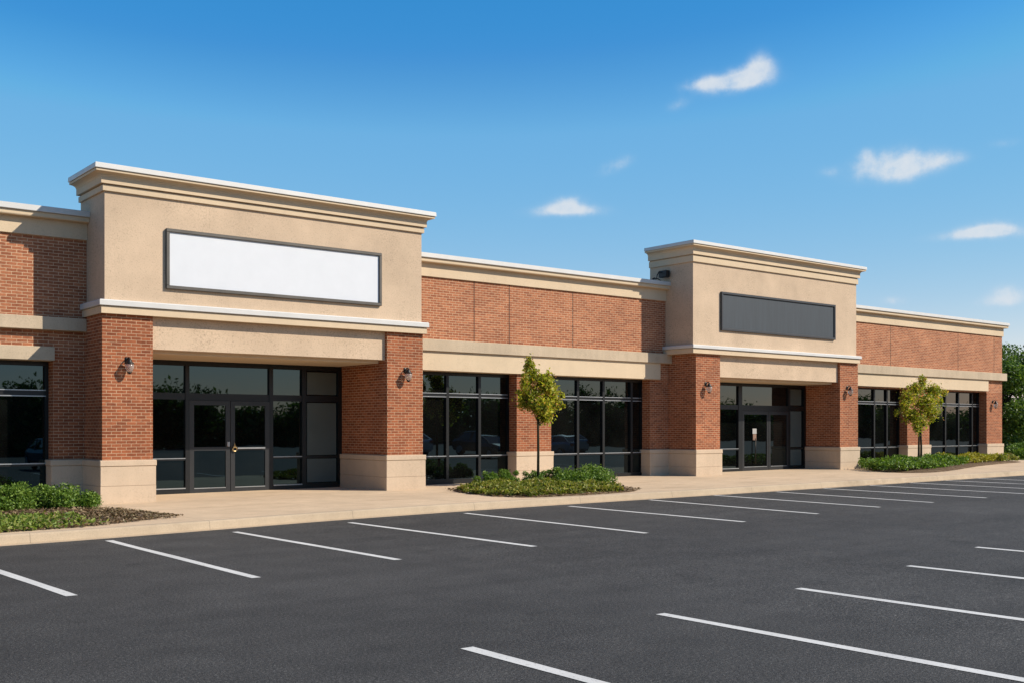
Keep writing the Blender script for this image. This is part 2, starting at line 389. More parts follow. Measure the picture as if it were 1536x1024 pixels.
def pane_quads(bays, Y, rng):
    """one slightly tilted sheet of glass per bay"""
    m = MB()
    for (x0, x1, z0, z1) in bays:
        tx, tz = rng.uniform(-.003, .003)*(x1-x0), rng.uniform(-.004, .004)*(z1-z0)
        q = [(x0, Y+tx, z0), (x1, Y-tx, z0), (x1, Y-tx+tz, z1), (x0, Y+tx+tz, z1)]
        m.add(q + [(a, b+.02, c) for a, b, c in q], [(0,1,2,3), (7,6,5,4), (0,4,5,1), (1,5,6,2), (2,6,7,3), (3,7,4,0)])
    return m
RNG = random.Random(3)
def window(x0, x1, z0, z1, mulls, tz=(2.63, 2.75), lz=.95, fw=.045):
    """aluminium window wall: frame > pane, rail"""
    m = MB(); Y0, Y1 = YG-.05, YG+.08
    g = slope((x0+x1)/2)
    m.box(x0, x1, Y0, Y1, z1-.09, z1+.05); m.box(x0, x1, Y0-.03, Y1, -.05, z0)
    m.box(x0, x0+.06, Y0, Y1, z0, z1-.09); m.box(x1-.06, x1, Y0, Y1, z0, z1-.09)
    for x in mulls: m.box(x-fw, x+fw, Y0-.015, Y1, z0, z1-.09)
    xs = [x0+.06] + [v for x in mulls for v in (x-fw, x+fw)] + [x1-.06]
    for i in range(0, len(xs), 2):
        m.box(xs[i], xs[i+1], Y0+.004, Y1, tz[0], tz[1]); m.box(xs[i], xs[i+1], Y0+.004, Y1, lz-.03, lz+.03)
    w = part(m, 'window', M['frame'])
    bays = []
    for i in range(0, len(xs), 2):
        for a, b in ((z0, lz-.03), (lz+.03, tz[0]), (tz[1], z1-.09)): bays.append((xs[i]-.005, xs[i+1]+.005, a-.005, b+.005))
    part(pane_quads(bays, YG, RNG), 'pane', M['glass'], w)
    for i in range(0, len(xs), 2):
        for zz, t in ((tz[0], .022), (tz[1]-.022, .022), (lz+.012, .026), (z0-.03, .03)): part(MB().box(xs[i]+.002, xs[i+1]-.002, Y0-.022, Y0+.004, zz, zz+t), 'rail', M['rail'], w)  # pale strips stand in for the sun's highlight on the rail edges
    return w
window(-8, 6.92, .30, 3.215, [-5.5, -3, -.5, 2.0, 4.4], (2.45, 2.60), .96)
window(15.78, 19.87, .33, 3.335, [17.64, 18.77])
window(21.19, 25.41, .33, 3.335, [22.58, 23.67, 24.91])
window(35.17, 40.43, .38, 3.405, [37.2, 38.6, 39.5], (2.72, 2.84), .97)
window(42.09, 46.82, .38, 3.405, [43.97, 45.05, 46.2], (2.72, 2.84), .97)

# entrances
def entrance(Y, x0, x1, top, mulls, leaves, z_t, door_top, frosted, low, base, side_lows):
    m = MB(); Y0, Y1 = Y-.05, Y+.08
    m.box(x0, x1, Y0, Y1, top-.11, top+.04)
    for a, b in mulls: m.box(a, b, Y0-.012, Y1, 0, top-.11)
    xs = sorted(mulls); bays = []; glint_strips = []
    for (a, b) in zip([q[1] for q in xs[:-1]], [q[0] for q in xs[1:]]):
        isdoor = any(abs(a - l[0]) < .2 or (l[0] > a-.05 and l[1] < b+.05) for l in leaves)
        m.box(a, b, Y0+.003, Y1, z_t[0], z_t[1])
        bays.append((a-.004, b+.004, z_t[1]-.004, top-.105))
        if isdoor:
            m.box(a, b, Y0+.003, Y1, door_top+.004, z_t[0]-.001)
        else:
            m.box(a, b, Y0+.003, Y1, low-.03, low+.03); m.box(a, b, Y0-.01, Y1, 0, base)
            bays.append((a-.004, b+.004, base-.004, low-.026)); bays.append((a-.004, b+.004, low+.026, z_t[0]+.004))
            if not (a < frosted[0] < b): glint_strips += [(a+.004, b-.004, Y0-.02, Y0+.003, low+.008, low+.03), (a+.004, b-.004, Y0-.03, Y0-.01, base-.028, base)]
    s = part(m, 'storefront', M['frame'])
    part(pane_quads(bays, Y, RNG), 'pane', M['glass'], s)
    for q in glint_strips: part(MB().box(*q), 'rail', M['rail'], s)  # highlight on the storefront rails put in as lighter strips
    a, b = frosted
    for z0, z1 in ((base+.03, low-.05), (low+.05, z_t[0]-.03), (z_t[1]+.03, top-.16)): part(MB().box(a, b, Y-.03, Y-.008, z0, z1), 'grey_panel', M['frosted'], s)
    return s
def door(Y, x0, x1, z0, z1, zm, st=.115, glass_split=None, kick=.14):
    m = MB(); Y0, Y1 = Y-.065, Y-.01
    m.box(x0, x0+st, Y0, Y1, z0, z1); m.box(x1-st, x1, Y0, Y1, z0, z1)
    m.box(x0+st, x1-st, Y0, Y1, z0, z0+kick); m.box(x0+st, x1-st, Y0, Y1, z1-.11, z1)
    bays = []
    if zm:
        m.box(x0+st, x1-st, Y0, Y1, zm-.045, zm+.045)
        bays = [(x0+st-.004, x1-st+.004, z0+kick-.004, zm-.04), (x0+st-.004, x1-st+.004, zm+.04, z1-.106)]
    else: bays = [(x0+st-.004, x1-st+.004, z0+kick-.004, z1-.106)]
    d = part(m, 'door', M['doorframe'])
    part(pane_quads(bays, Y-.04, RNG), 'pane', M['glass'], d)
    r = MB().box(x0+st+.002, x1-st-.002, Y0-.006, Y0+.01, z0+kick-.016, z0+kick+.004)
    part(r, 'rail', M['rail'], d)
    return d
entrance(YD1, 8.67, 14.69, 3.40, [(8.67, 8.75), (10.33, 10.43), (12.56, 12.67), (13.50, 13.62), (14.58, 14.69)], [(10.43, 11.485), (11.505, 12.56)], (2.46, 2.62), 2.44, (13.66, 14.53), 1.0, .30, None)
dA = door(YD1, 10.432, 11.487, .14, 2.44, 1.245)
dB = door(YD1, 11.503, 12.558, .14, 2.44, 1.245)
part(MB().bbox(11.66, 12.42, YD1-.13, YD1-.10, 1.235, 1.275, .006).box(11.70, 11.73, YD1-.10, YD1-.06, 1.24, 1.27).box(12.34, 12.37, YD1-.10, YD1-.06, 1.24, 1.27), 'handle', M['rail'], dB)
lk = MB()
lk.tube([(11.60+.055*math.cos(t), YD1-.10, 1.235+.06*math.sin(t)) for t in [k*PI/8 for k in range(17)]], .014, 8)
lk.lathe([(.0, -.03), (.035, -.03), (.038, -.02), (.038, .02), (.0, .02)], (11.6, YD1-.075, 1.30), 14, 'y')
lk.tube([(11.60, YD1-.10, 1.30), (11.595, YD1-.105, 1.36), (11.59, YD1-.10, 1.40)], .008, 6)
part(lk, 'lock', M['brass'], dB, True)
part(MB().bbox(11.40, 11.47, YD1-.10, YD1-.06, 1.30, 1.42, .006), 'lock', M['rail'], dA)
entrance(YD2, 27.43, 34.04, 3.36, [(27.43, 27.52), (28.9, 29.0), (30.16, 30.36), (32.98, 33.10), (33.92, 34.04)], [(30.36, 31.82), (31.84, 32.98)], (2.42, 2.58), 2.36, (33.14, 33.80), 1.02, .36, None)
dC = door(YD2, 30.362, 31.83, .22, 2.36, None, .10, None, .17)
dD = door(YD2, 31.85, 32.978, .22, 2.36, None, .09, None, .17)
part(MB().tube([(31.02, YD2-.12, .50), (31.02, YD2-.12, 1.40)], .017, 10).tube([(31.02, YD2-.12, .6), (31.02, YD2-.04, .6)], .018, 8).tube([(31.02, YD2-.12, 1.3), (31.02, YD2-.04, 1.3)], .018, 8), 'handle', M['bronze'], dC, True)

# ------------------------------------------------------------------ things on the building
def sign(x0, x1, z0, z1, fm, pm, label):
    s = empty('sign_board', ((x0+x1)/2, YT, z0)); cx = (x0+x1)/2
    m = MB(); w = .075; a, b = x0-cx, x1-cx; h = z1-z0
    for (u0, u1, v0, v1) in ((a, b, 0, w), (a, b, h-w, h), (a, a+w, w, h-w), (b-w, b, w, h-w)): m.bbox(u0, u1, -.075, -.002, v0, v1, .008)
    m.build('frame', fm, s)
    MB().box(a+w+.001, b-w-.001, -.035, -.004, w+.001, h-w-.001).build('panel', pm, s)
    return tag(s, label, 'sign', 'framed sign boards on the entrance towers')
sign(8.95, 14.49, 4.82, 6.15, M['signframe'], M['signwhite'], 'blank white sign board in a thin dark frame on the nearer entrance tower')
sign(27.44, 33.68, 4.94, 6.20, M['darkframe'], M['board'], 'blank charcoal grey sign board in a dark frame on the farther entrance tower')

def lantern():
    r = empty('wall_lantern')
    MB().bbox(-.045, .045, -.02, 0, -.07, .06, .006).tube([(0,-.015,.0), (0,-.07,.045), (0,-.13,.045), (0,-.15,.02)], .014, 8).build('bracket', M['bronze'], r, True)
    MB().lathe([(.0, .035), (.02, .033), (.026, .01), (.045, -.005), (.055, -.03), (.06, -.05), (.098, -.085), (.102, -.10), (.0, -.10)], (0,-.15,0), 20).build('hood', M['bronze'], r, True)
    MB().lathe([(.0, -.101), (.09, -.101), (.095, -.13), (.088, -.18), (.066, -.24), (.045, -.272), (.0, -.272)], (0,-.15,0), 20).build('globe', M['clear'], r, True)
    MB().lathe([(.0, -.273), (.047, -.273), (.05, -.285), (.03, -.30), (.012, -.315), (.0, -.315)], (0,-.15,0), 14).build('finial', M['bronze'], r, True)
    return r
lan = lantern()
for i, (px, Y, z, lab) in enumerate([
    (193, YT, 3.23, 'bronze wall lantern on the brick pier left of the double door with the brass lock'),
    (611, YT, 3.25, 'bronze wall lantern on the brick pier right of the white sign'),
    (1062, YT, 3.19, 'bronze wall lantern on the pier left of the farther entrance'),
    (1274, YT, 3.25, 'bronze wall lantern on the pier right of the farther entrance'),
    (1492, YW, 2.96, 'bronze wall lantern on the last pier at the far end of the building')]):
    o = lan if i == 0 else copy_tree(lan)
    o.location = (gx(px, Y-.1), Y-.001, z); tag(o, lab, 'wall lamp', 'wall lanterns on the brick piers')

fl = empty('flood_light', (26.13, 24.62, 6.66))
MB().bbox(-.24, -.05, -.17, .17, 0, .22, .012).build('housing', M['black'], fl)
MB().box(-.05, 0, -.04, .04, .06, .16).build('bracket', M['black'], fl)
tag(fl, 'small black flood light on the side of the farther tower above the parapet', 'flood light')
cb = MB().tube([(25.36, 24.55, 6.545), (25.48, 24.58, 6.60), (25.62, 24.62, 6.57), (25.70, 24.66, 6.72), (25.82, 24.68, 6.84), (25.90, 24.68, 6.80)], .016, 6).tube([(25.45, 24.60, 6.55), (25.68, 24.62, 6.60), (25.86, 24.66, 6.55)], .016, 6).build('loose_cable', M['black'], None, True)
tag(cb, 'loose black cable curling over the coping beside the farther tower', 'cable')
nt = empty('paper_notice', (31.02, YD2-.066, 1.37))
MB().box(-.11, .11, -.012, -.006, .19, .38).build('sheet', M['paper'], nt)
MB().box(-.085, .10, -.009, -.004, -.04, .178).build('card', M['tan'], nt)
tag(nt, 'white paper notice over a tan card on the glass of the farther door', 'notice')

# ------------------------------------------------------------------ ground
def sheet(name, xs, ys, z, mat, fn=slope, label=None, cat=None):
    m = MB(); nx, ny = len(xs), len(ys)
    for x in xs:
        for y in ys: m.v.append((x, y, z + fn(x)))
    for i in range(nx-1):
        for j in range(ny-1): m.f.append((i*ny+j, (i+1)*ny+j, (i+1)*ny+j+1, i*ny+j+1))
    o = m.build(name, mat, None, False, False); tag(o, label, cat, None, 'structure'); return o
XS = [-120, -40, -8, 0, 8, 12, 16, 20, 24, 28, 32, 36, 40, 48, 60, 90, 200]
sheet('ground', [-3000, -120, 8, 24, 40, 200, 3000], [-3000, -60, 60, 3000], -.06, M['lawn'], slope, 'wide flat grassy land beyond the car park', 'ground')
sheet('car_park', XS, [-32, -12, 0, 10, 19, 20], 0, M['asphalt'], slope, 'dark asphalt car park in front of the shops', 'car park')
KERB = [(-40, 17.2), (-8, 17.25), (2, 17.4), (4.2, 17.45), (6, 17.68), (8, 18.02), (10, 18.28), (13, 18.48), (16, 18.52), (20, 18.5), (25, 18.5), (30, 18.5), (36, 18.5), (42, 18.5), (48, 18.5), (60, 18.5), (90, 18.5)]
def kerb_y(x):
    for (a, b), (c, d) in zip(KERB[:-1], KERB[1:]):
        if a <= x <= c: return b + (d-b)*(x-a)/(c-a)
    return KERB[-1][1]
def smooth_kerb(step=.5):
    out = []; x = -40.
    while x <= 90:
        w = [kerb_y(min(max(x+dx, -40), 90)) for dx in (-1.2, -.6, 0, .6, 1.2)]; out.append((x, sum(w)/5)); x += step if -8 < x < 60 else 4
    return out
KP = smooth_kerb()
km = MB(); KPROF = [(.0, -.05), (.0, .02), (.025, .125), (.035, .145), (.055, .154), (.17, .154), (.17, -.05)]
for (x, y) in KP:
    for (d, z) in KPROF: km.v.append((x, y+d, z + slope(x)))
q = len(KPROF)
for i in range(len(KP)-1):
    for j in range(q-1): km.f.append((i*q+j, (i+1)*q+j, (i+1)*q+j+1, i*q+j+1))
tag(km.build('kerb', M['kerb'], None, False, False), 'pale concrete kerb between the car park and the pavement', 'kerb', None, 'structure')
gm = MB()
for (x, y) in KP:
    for d in (-.16, .01): gm.v.append((x, y+d, .004 + slope(x)))
for i in range(len(KP)-1): gm.f.append((2*i, 2*i+2, 2*i+3, 2*i+1))
tag(gm.build('gutter_edge', M['kerb'], None, False, False), 'dusty concrete strip along the foot of the kerb', 'gutter', None, 'structure')
pm = MB(); PY = [0, .4, .7, 1.0]
for (x, y) in KP:
    for t in PY: pm.v.append((x, y+.16 + (26.2-y-.16)*t, .15 + slope(x)))
for i in range(len(KP)-1):
    if KP[i+1][0] > 50.1: break
    for j in range(3): pm.f.append((i*4+j, (i+1)*4+j, (i+1)*4+j+1, i*4+j+1))
tag(pm.build('pavement', M['pavement'], None, False, False), 'pale beige concrete pavement along the shop fronts', 'pavement', None, 'structure')
sheet('verge', [49.9, 60, 90, 200], [18.66, 24, 30, 60], .14, M['lawn'], slope, 'grassy verge past the end of the building', 'verge')

# painted bays, measured on the ground
LINES = [((-46,841),(108,893)), ((163,810),(385,866)), ((352,797),(597,839)), ((525,783),(802,819)), ((698,769),(970,799)), ((854,758.5),(1117,782)),
         ((975,749),(1227,770)), ((1070,742),(1320,760)), ((1165,737),(1400,753)), ((1236,732),(1480,746)), ((1300,727),(1560,741)), ((1358,723),(1600,735)), ((1410,719.5),(1660,731)), ((1460,716.5),(1710,727)),
         ((700,971),(1050,1061)), ((990,920),(1560,1025)), ((1196,882),(1700,953)), ((1362,848),(1750,883)), ((1464,820),(1800,845))]
LL = ['first line from the left, cut by the left edge of the photo', 'line starting below the planting bed with dry leaves', 'line starting below the double door with the brass lock', 'line starting below the near tower pier right of the door', 'fifth line along the kerb, just left of the sapling bed',
      'line starting in front of the middle sapling bed', 'line starting at the right tip of the middle sapling bed', 'line starting left of the farther entrance', 'line starting in front of the farther entrance doors', 'line in front of the pier right of the farther entrance', 'line starting just past the farther entrance', 'line in front of the far sapling bed', 'thin far line past the far sapling', 'farthest thin line by the end of the building',
      'wide near line at the bottom edge of the photo', 'long near line running to the bottom right corner', 'second line up from the bottom right corner', 'third line up from the bottom right corner', 'short line farthest along the right edge of the photo']
for (a, b), t in zip(LINES, LL):
    (x0, y0), (x1, y1) = ground(*a), ground(*b)
    near = a[1] > 800 and a[0] > 600
    if near: x1 = x0 + (x1-x0)*.0; y1 = min(y1, y0-5.2)
    w = .062; m = MB(); n = 8; dx = (x1-x0); dy = (y1-y0)
    for k in range(n+1):
        t2 = k/n; x = x0+dx*t2 + .012*noise.noise((x0*3, t2*3, .5)); y = y0+dy*t2; ww = w*(1+.12*noise.noise((x0, t2*6, 2.)))
        for sx in (-1, 1): m.v.append((x+sx*ww, y, .004+slope(x+sx*ww)))
    for k in range(n): m.f.append((2*k, 2*k+1, 2*k+3, 2*k+2))
    o = m.build('parking_line', M['paint'], None, False, False)
    tag(o, 'white painted parking line, ' + t, 'parking line', 'white parking bay lines on the asphalt', 'structure')

# ------------------------------------------------------------------ plants
rng = np.random.default_rng(11)
def inside(poly, P):
    x, y = P[:,0], P[:,1]; c = np.zeros(len(P), bool); n = len(poly)
    for i in range(n):
        (x1, y1), (x2, y2) = poly[i], poly[i-1]
        k = ((y1 > y) != (y2 > y)) & (x < (x2-x1)*(y-y1)/((y2-y1) + 1e-12) + x1); c ^= k
    return c
def leaves(name, P, size, mat, parent=None, up=.3, lx=1.0, normal=None, var=.35):
    """P: n points; one bent leaf (two triangles pairs) each"""
    n = len(P); P = np.asarray(P, float)
    d = rng.normal(size=(n,3)); d[:,2] += up
    if normal is not None: d = d*.75 + normal
    d /= np.linalg.norm(d, axis=1)[:,None]
    e = np.cross(d, rng.normal(size=(n,3))); e /= np.linalg.norm(e, axis=1)[:,None]; h = np.cross(d, e)
    s = size*(1 + var*rng.normal(size=n)).clip(.45, 1.8)
    L = (e*s[:,None])*lx; W = h*(s*.48)[:,None]; Z = d*(s*.16)[:,None]
    v = np.stack([P-L, P+W+Z, P+L, P-W+Z], 1).reshape(-1, 3)
    i = np.arange(n)*4
    f = np.stack([i, i+1, i+2, i, i+2, i+3], 1).reshape(-1, 3)
    me = bpy.data.meshes.new(name); me.vertices.add(len(v)); me.vertices.foreach_set('co', v.ravel())
    me.loops.add(f.size); me.loops.foreach_set('vertex_index', f.ravel().astype(np.int32))
    me.polygons.add(len(f)); me.polygons.foreach_set('loop_start', np.arange(0, f.size, 3, dtype=np.int32)); me.update(calc_edges=True)
    return link(name, me, mat, parent)
def blob_points(n, blobs, shell=.55, jit=.12):
    """points through ellipsoid blobs (x,y,z,rx,ry,rz), denser to the outside"""
    w = np.array([b[3]*b[4]+b[4]*b[5]+b[3]*b[5] for b in blobs]); k = rng.choice(len(blobs), n, p=w/w.sum()); b = np.array(blobs)[k]
    d = rng.normal(size=(n,3)); d /= np.linalg.norm(d, axis=1)[:,None]
    r = (shell + (1-shell)*rng.random(n))*(1 + jit*rng.normal(size=n))
    return b[:,:3] + d*r[:,None]*b[:,3:], d

def sapling(loc, stems, blobs, label, n, size=.042):
    t = empty('young_tree', loc); m = MB()
    for (a, top) in stems:
        m.tube([(a[0], a[1], -.05), (a[0]+.01, a[1], top*.5), (a[0]*.6, a[1], top), (a[0]*.3, a[1], top+.55)], [.043, .037, .030, .014], 8)
    for (x, y, z, rx, ry, rz) in blobs:
        z0 = max(stems[0][1]-.15, z-.55); m.tube([(0, 0, z0), (x*.5, y*.5, (z0+z)/2+.04), (x, y, z)], [.014, .010, .005], 5)
    m.build('trunk', M['stem'], t, True)
    P, d = blob_points(n, blobs, .3, .30)
    # a few stray twigs' leaves outside the outline
    leaves('crown', P, size, M['leaf_young'], t, .2)
    return tag(t, label, 'young tree', 'young trees in the pavement beds')
# crown lobes given as (dx, dy, z) in metres round the trunk
def px_blob(px, py, w, h, Y, X0, z0, dy=0):
    return (gx(px, Y) - X0, dy, gz(px, py, Y) - z0, w*Y/ray(px)[1]*.8, w*Y/ray(px)[1]*.8, h*Y/ray(px)[1])
Y1 = 22.7; X1 = gx(807, Y1); zg1 = .16+slope(X1)
bl = [px_blob(*a, Y1, X1, zg1, dy) for a, dy in [((793,546,9,13),0), ((800,562,14,13),.1), ((784,572,8,14),-.1), ((812,575,18,15),-.15), ((797,592,20,15),.1), ((824,588,16,16),0), ((836,602,11,15),.1), ((806,610,20,14),-.2), ((820,622,17,13),.1), ((800,603,22,12),.2), ((843,592,5,5),0), ((779,590,5,8),0), ((845,609,4,4),0)]]
sapling((X1, Y1, zg1), [((0,0), 1.75)], bl, 'yellow-green young tree with a single thin trunk in the middle bed', 9500)
Y2 = 22.6; X2 = gx(1380, Y2); zg2 = .16+slope(X2)
bl = [px_blob(*a, Y2, X2, zg2, dy) for a, dy in [((1383,571,9,9),0), ((1377,582,16,10),.1), ((1392,586,17,12),-.2), ((1366,595,15,12),.1), ((1404,592,11,8),.1), ((1382,603,24,13),-.2), ((1358,610,11,11),0), ((1372,622,19,14),.1), ((1396,618,17,13),0), ((1384,632,16,11),.1), ((1372,640,7,10),-.1), ((1352,618,6,5),.2), ((1412,588,6,5),-.1), ((1414,600,5,6),.1)]]
sapling((X2, Y2, zg2), [((-.09,0), 1.6), ((.11,.02), 1.6)], bl, 'yellow-green young tree with two thin trunks in the far bed', 10500)

def shrub(loc, rx, ry, h, label, n=2600, size=.026, mat='leaf_shrub', lobes=24, name='shrub', group='green shrubs in the planting beds', cat='shrub'):
    s = empty(name, loc); bl = []
    for k in range(lobes):
        a = rng.random()*2*PI; r = math.sqrt(rng.random())*.78
        x, y = math.cos(a)*r*rx, math.sin(a)*r*ry; top = h*(math.sqrt(max(.08, 1-r*r))*(.78+.3*rng.random()))
        rr = .26*min(rx, ry, h*1.3)*(.8+.5*rng.random()); bl.append((x, y, max(top-rr, rr*.6), rr*1.25, rr*1.25, rr))
        bl.append((x*1.05, y*1.05, max((top-rr)*.5, rr*.4), rr*1.3, rr*1.3, rr))
    P, d = blob_points(int(n*1.6), bl, .5); P[:,2] = np.maximum(P[:,2], .01)
    leaves('foliage', P, size, M[mat], s, .5)
    m = MB()
    for b in bl[::2]: m.tube([(b[0]*.25, b[1]*.25, -.03), (b[0]*.7, b[1]*.7, b[2]*.6), b[:3]], [.012, .009, .004], 5)
    m.build('stem', M['stem'], s, True)
    return tag(s, label, cat, group)
def bed(name, poly, rise, label, n=26):
    """domed mulch bed"""
    c = (sum(p[0] for p in poly)/len(poly), sum(p[1] for p in poly)/len(poly))
    # smooth the outline
    pts = poly
    for _ in range(2):
        pts = [q for i in range(len(pts)) for q in ((.75*pts[i][0]+.25*pts[(i+1) % len(pts)][0], .75*pts[i][1]+.25*pts[(i+1) % len(pts)][1]), (.25*pts[i][0]+.75*pts[(i+1) % len(pts)][0], .25*pts[i][1]+.75*pts[(i+1) % len(pts)][1]))]
    m = MB(); R = 10; k = len(pts)
    for r in range(R+1):
        t = 1 - r/R
        for (x, y) in pts:
            X = c[0]+(x-c[0])*t; Y = c[1]+(y-c[1])*t
            m.v.append((X, Y, .154 + slope(X) + rise*math.sin(min(1, (1-t)*2.5)*PI/2) + (.025*noise.noise((X*3, Y*3, 0)) if r else -.02)))
    for r in range(R):
        for i in range(k): m.f.append((r*k+i, r*k+(i+1) % k, (r+1)*k+(i+1) % k, (r+1)*k+i))
    tag(m.build(name, M['soil'], None, True, True), label, 'planting bed', None, 'structure')
    return pts, c
def bed_z(pts, c, P, rise):
    """approximate bed surface height"""
    d = np.min(np.stack([np.hypot(P[:,0]-x, P[:,1]-y) for x, y in pts]), 0)
    return .154 + np.array([slope(x) for x in P[:,0]]) + rise*np.sin(np.minimum(1, d/.9)*PI/2)
def scatter(poly, n, dens=None):
    xs = [p[0] for p in poly]; ys = [p[1] for p in poly]; out = []
    tot = 0
    while tot < n:
        P = np.stack([rng.uniform(min(xs), max(xs), n*2), rng.uniform(min(ys), max(ys), n*2)], 1); P = P[inside(poly, P)]
        if dens is not None: P = P[rng.random(len(P)) < dens(P)]
        out.append(P); tot += len(P)
    return np.concatenate(out)[:n]

# left bed
bedL = [(-7, 17.62), (3.5, 17.75), (5.6, 18.05), (7.6, 19.05), (7.45, 20.2), (7.25, 22.0), (7.2, 24.4), (-7, 24.4)]
pL, cL = bed('planting_bed', bedL, .05, 'mulch bed with dry leaves at the left end of the pavement')
P = scatter(bedL, 9000, lambda p: np.clip((p[:,0]-3.0)/2.2, .12, 1)*np.clip((22-p[:,1])/1.5, .05, 1)); z = bed_z(pL, cL, P, .05)
tag(leaves('leaf_litter', np.c_[P, z+.02*rng.random(len(P))+.012], .030, M['litter'], None, 2.5), 'dry brown leaves scattered over the left bed', 'leaf litter', None, 'stuff')
def nz(P, s, o=0): return np.array([noise.noise((x*s, y*s, o)) for x, y in P])
P = scatter(bedL, 16000, lambda p: np.clip((6.1-p[:,0])/1.4, .0, 1)*np.clip((20.6-p[:,1])/.8, .0, 1)*np.clip(.75+nz(p, 1.6), .1, 1)); z = bed_z(pL, cL, P, .05)
tag(leaves('grass', np.c_[P, z + .015 + .05*rng.random(len(P))], .034, M['grass'], None, .0, 1.3), 'short patchy grass in the left planting bed', 'grass', None, 'stuff')
shrub((gx(96, 22.4), 22.4, .16), .78, .5, .50, 'wide low green shrub against the plinth of the first brick pier', 5200)
shrub((gx(8, 22.0), 22.0, .16), .52, .5, .60, 'leafy green shrub cut by the left edge of the photo', 4200)
shrub((gx(48, 23.4), 23.4, .16), .7, .45, .55, 'dark shrub behind the others under the first window', 2600)
shrub((3.9, 22.6, .16), .5, .5, .5, 'green shrub outside the left edge below the window', 1500)

# middle bed
bedM = [(15.35, 20.9), (15.2, 19.5), (15.7, 18.83), (17.2, 18.76), (18.9, 18.86), (19.9, 19.6), (20.3, 21.2), (20.0, 23.3), (17.6, 23.6), (15.9, 22.8)]
pM, cM = bed('planting_bed', bedM, .07, 'oval mulch bed with the single-trunk young tree')
P = scatter(bedM, 2500); z = bed_z(pM, cM, P, .07)
tag(leaves('leaf_litter', np.c_[P, z+.01], .04, M['litter'], None, 2.5), 'dry leaf bits round the middle bed', 'leaf litter', None, 'stuff')
cov = [(15.5, 21.2), (15.35, 19.9), (15.75, 19.08), (17.2, 18.95), (18.7, 19.05), (19.2, 19.7), (19.0, 21.6), (17.2, 22.6), (16, 22.3)]
P = scatter(cov, 21000, lambda p: np.clip(.75+1.3*nz(p, 2.1), .1, 1)); z = bed_z(pM, cM, P, .07)
hh = .06 + .16*np.clip(nz(P, 2.2, 4)+.4, 0, 1)
tag(leaves('ground_cover', np.c_[P, z + hh*rng.random(len(P))], .036, M['leaf_cover'], None, .4, 1.2), 'low sunlit ground cover filling the middle bed', 'ground cover', None, 'stuff')
xr = gx(884, 21.2)
shrub((xr, 21.4, .24), .92, .85, .60, 'large round green shrub at the right end of the middle bed', 7500, .028, lobes=30)
for i, (px, lab) in enumerate([(730, 'small low shrub at the left end of the middle bed hedge'), (762, 'small low shrub left of the thin trunk in the middle bed'), (800, 'small low shrub just behind the thin trunk in the middle bed'), (830, 'small low shrub touching the large round shrub')]):
    shrub((gx(px, 22.9), 22.9, .2+.0), .46, .34, .46+.04*(i % 2), lab, 2200, .025, lobes=9)

# far bed
bedR = [(34.9, 23.3), (33.0, 21.4), (32.7, 20.2), (33.6, 19.7), (36.0, 20.2), (39.0, 21.2), (43.0, 22.4), (47.5, 23.2), (48.6, 24.2), (46, 24.4), (40, 24.35)]
pR, cR = bed('planting_bed', bedR, .07, 'long mulch bed with the two-trunk young tree near the far end')
gcs = [('ground_cover', [(34.4, 23.0), (33.2, 21.4), (33.3, 20.5), (35.5, 20.6), (38.5, 21.5), (41.2, 22.4), (41.5, 23.6), (36, 23.6)], 16000, 'leaf_shrub', .36, 'dense green ground cover under the two-trunk young tree'),
       ('ground_cover', [(40.5, 22.3), (44.5, 23.1), (46.2, 23.6), (45, 24.1), (40.8, 23.7)], 5000, 'leaf_yellow', .36, 'yellow flowering ground cover by the far windows'),
       ('ground_cover', [(45.2, 23.2), (47.6, 23.6), (47.8, 24.2), (45.4, 24.2)], 2600, 'leaf_cover', .3, 'green ground cover at the foot of the last pier')]
for nm, poly, n, mt, h, lab in gcs:
    P = scatter(poly, n, lambda p: np.clip(.85+.8*nz(p, 1.3), .15, 1)); z = bed_z(pR, cR, P, .07); hh = h*(.55+.6*np.clip(nz(P, 1.5, 4)+.4, 0, 1))
    tag(leaves(nm, np.c_[P, z + hh*np.sqrt(rng.random(len(P)))], .05, M[mt], None, .4, 1.1), lab, 'ground cover', None, 'stuff')

# past the end of the building
def big_tree(loc, h, r, label, n=9000, size=.16, mat='leaf_dark', seed=0, group='leafy trees beyond the end of the building', low=.12):
    g = np.random.default_rng(seed); t = empty('leafy_tree', loc); bl = []
    for k in range(34):
        a = g.random()*2*PI; zz = low + (1-low)*g.random(); rad = r*math.sqrt(max(.05, 1-((zz-.5)/.56)**2))*(.35+.5*g.random())
        rr = r*(.20+.16*g.random()); bl.append((math.cos(a)*rad, math.sin(a)*rad, min(zz*h, h-rr*.7), rr*1.15, rr*1.15, rr*.85))
    P, d = blob_points(n*2, bl, .45); P = P[P[:,2] > .1]
    leaves('crown', P, size, M[mat], t, .4)
    m = MB().tube([(0,0,-.1), (.05,.02,h*.3), (0,.05,h*.6), (.05,0,h*.9)], [.17, .14, .09, .03], 9)
    for b in bl[:20]: m.tube([(0,0,h*.22+.3*b[2]), (b[0]*.5, b[1]*.5, b[2]*.8), b[:3]], [.06, .04, .015], 6)
    m.build('trunk', M['bark'], t, True)
    return tag(t, label, 'tree', group)
big_tree((57.2, 29.5, .2), 5.0, 2.5, 'leafy green tree standing right behind the far corner of the building', 12000, .085, seed=1)
big_tree((63.5, 31.0, .2), 6.5, 3.0, 'taller green tree cut by the right edge of the photo', 12000, .09, seed=2)
big_tree((61, 36.5, .2), 6.0, 3.0, 'dark green tree farther back between the two others', 9000, .1, seed=3)
shrub((53.3, 26.2, .28), 1.3, 1.0, .85, 'green shrub in the bed past the last brick pier', 5200, .05, lobes=22)
shrub((56.0, 24.6, .28), 1.2, 1.0, .7, 'low shrub on the verge at the right edge of the photo', 3500, .05, lobes=18)
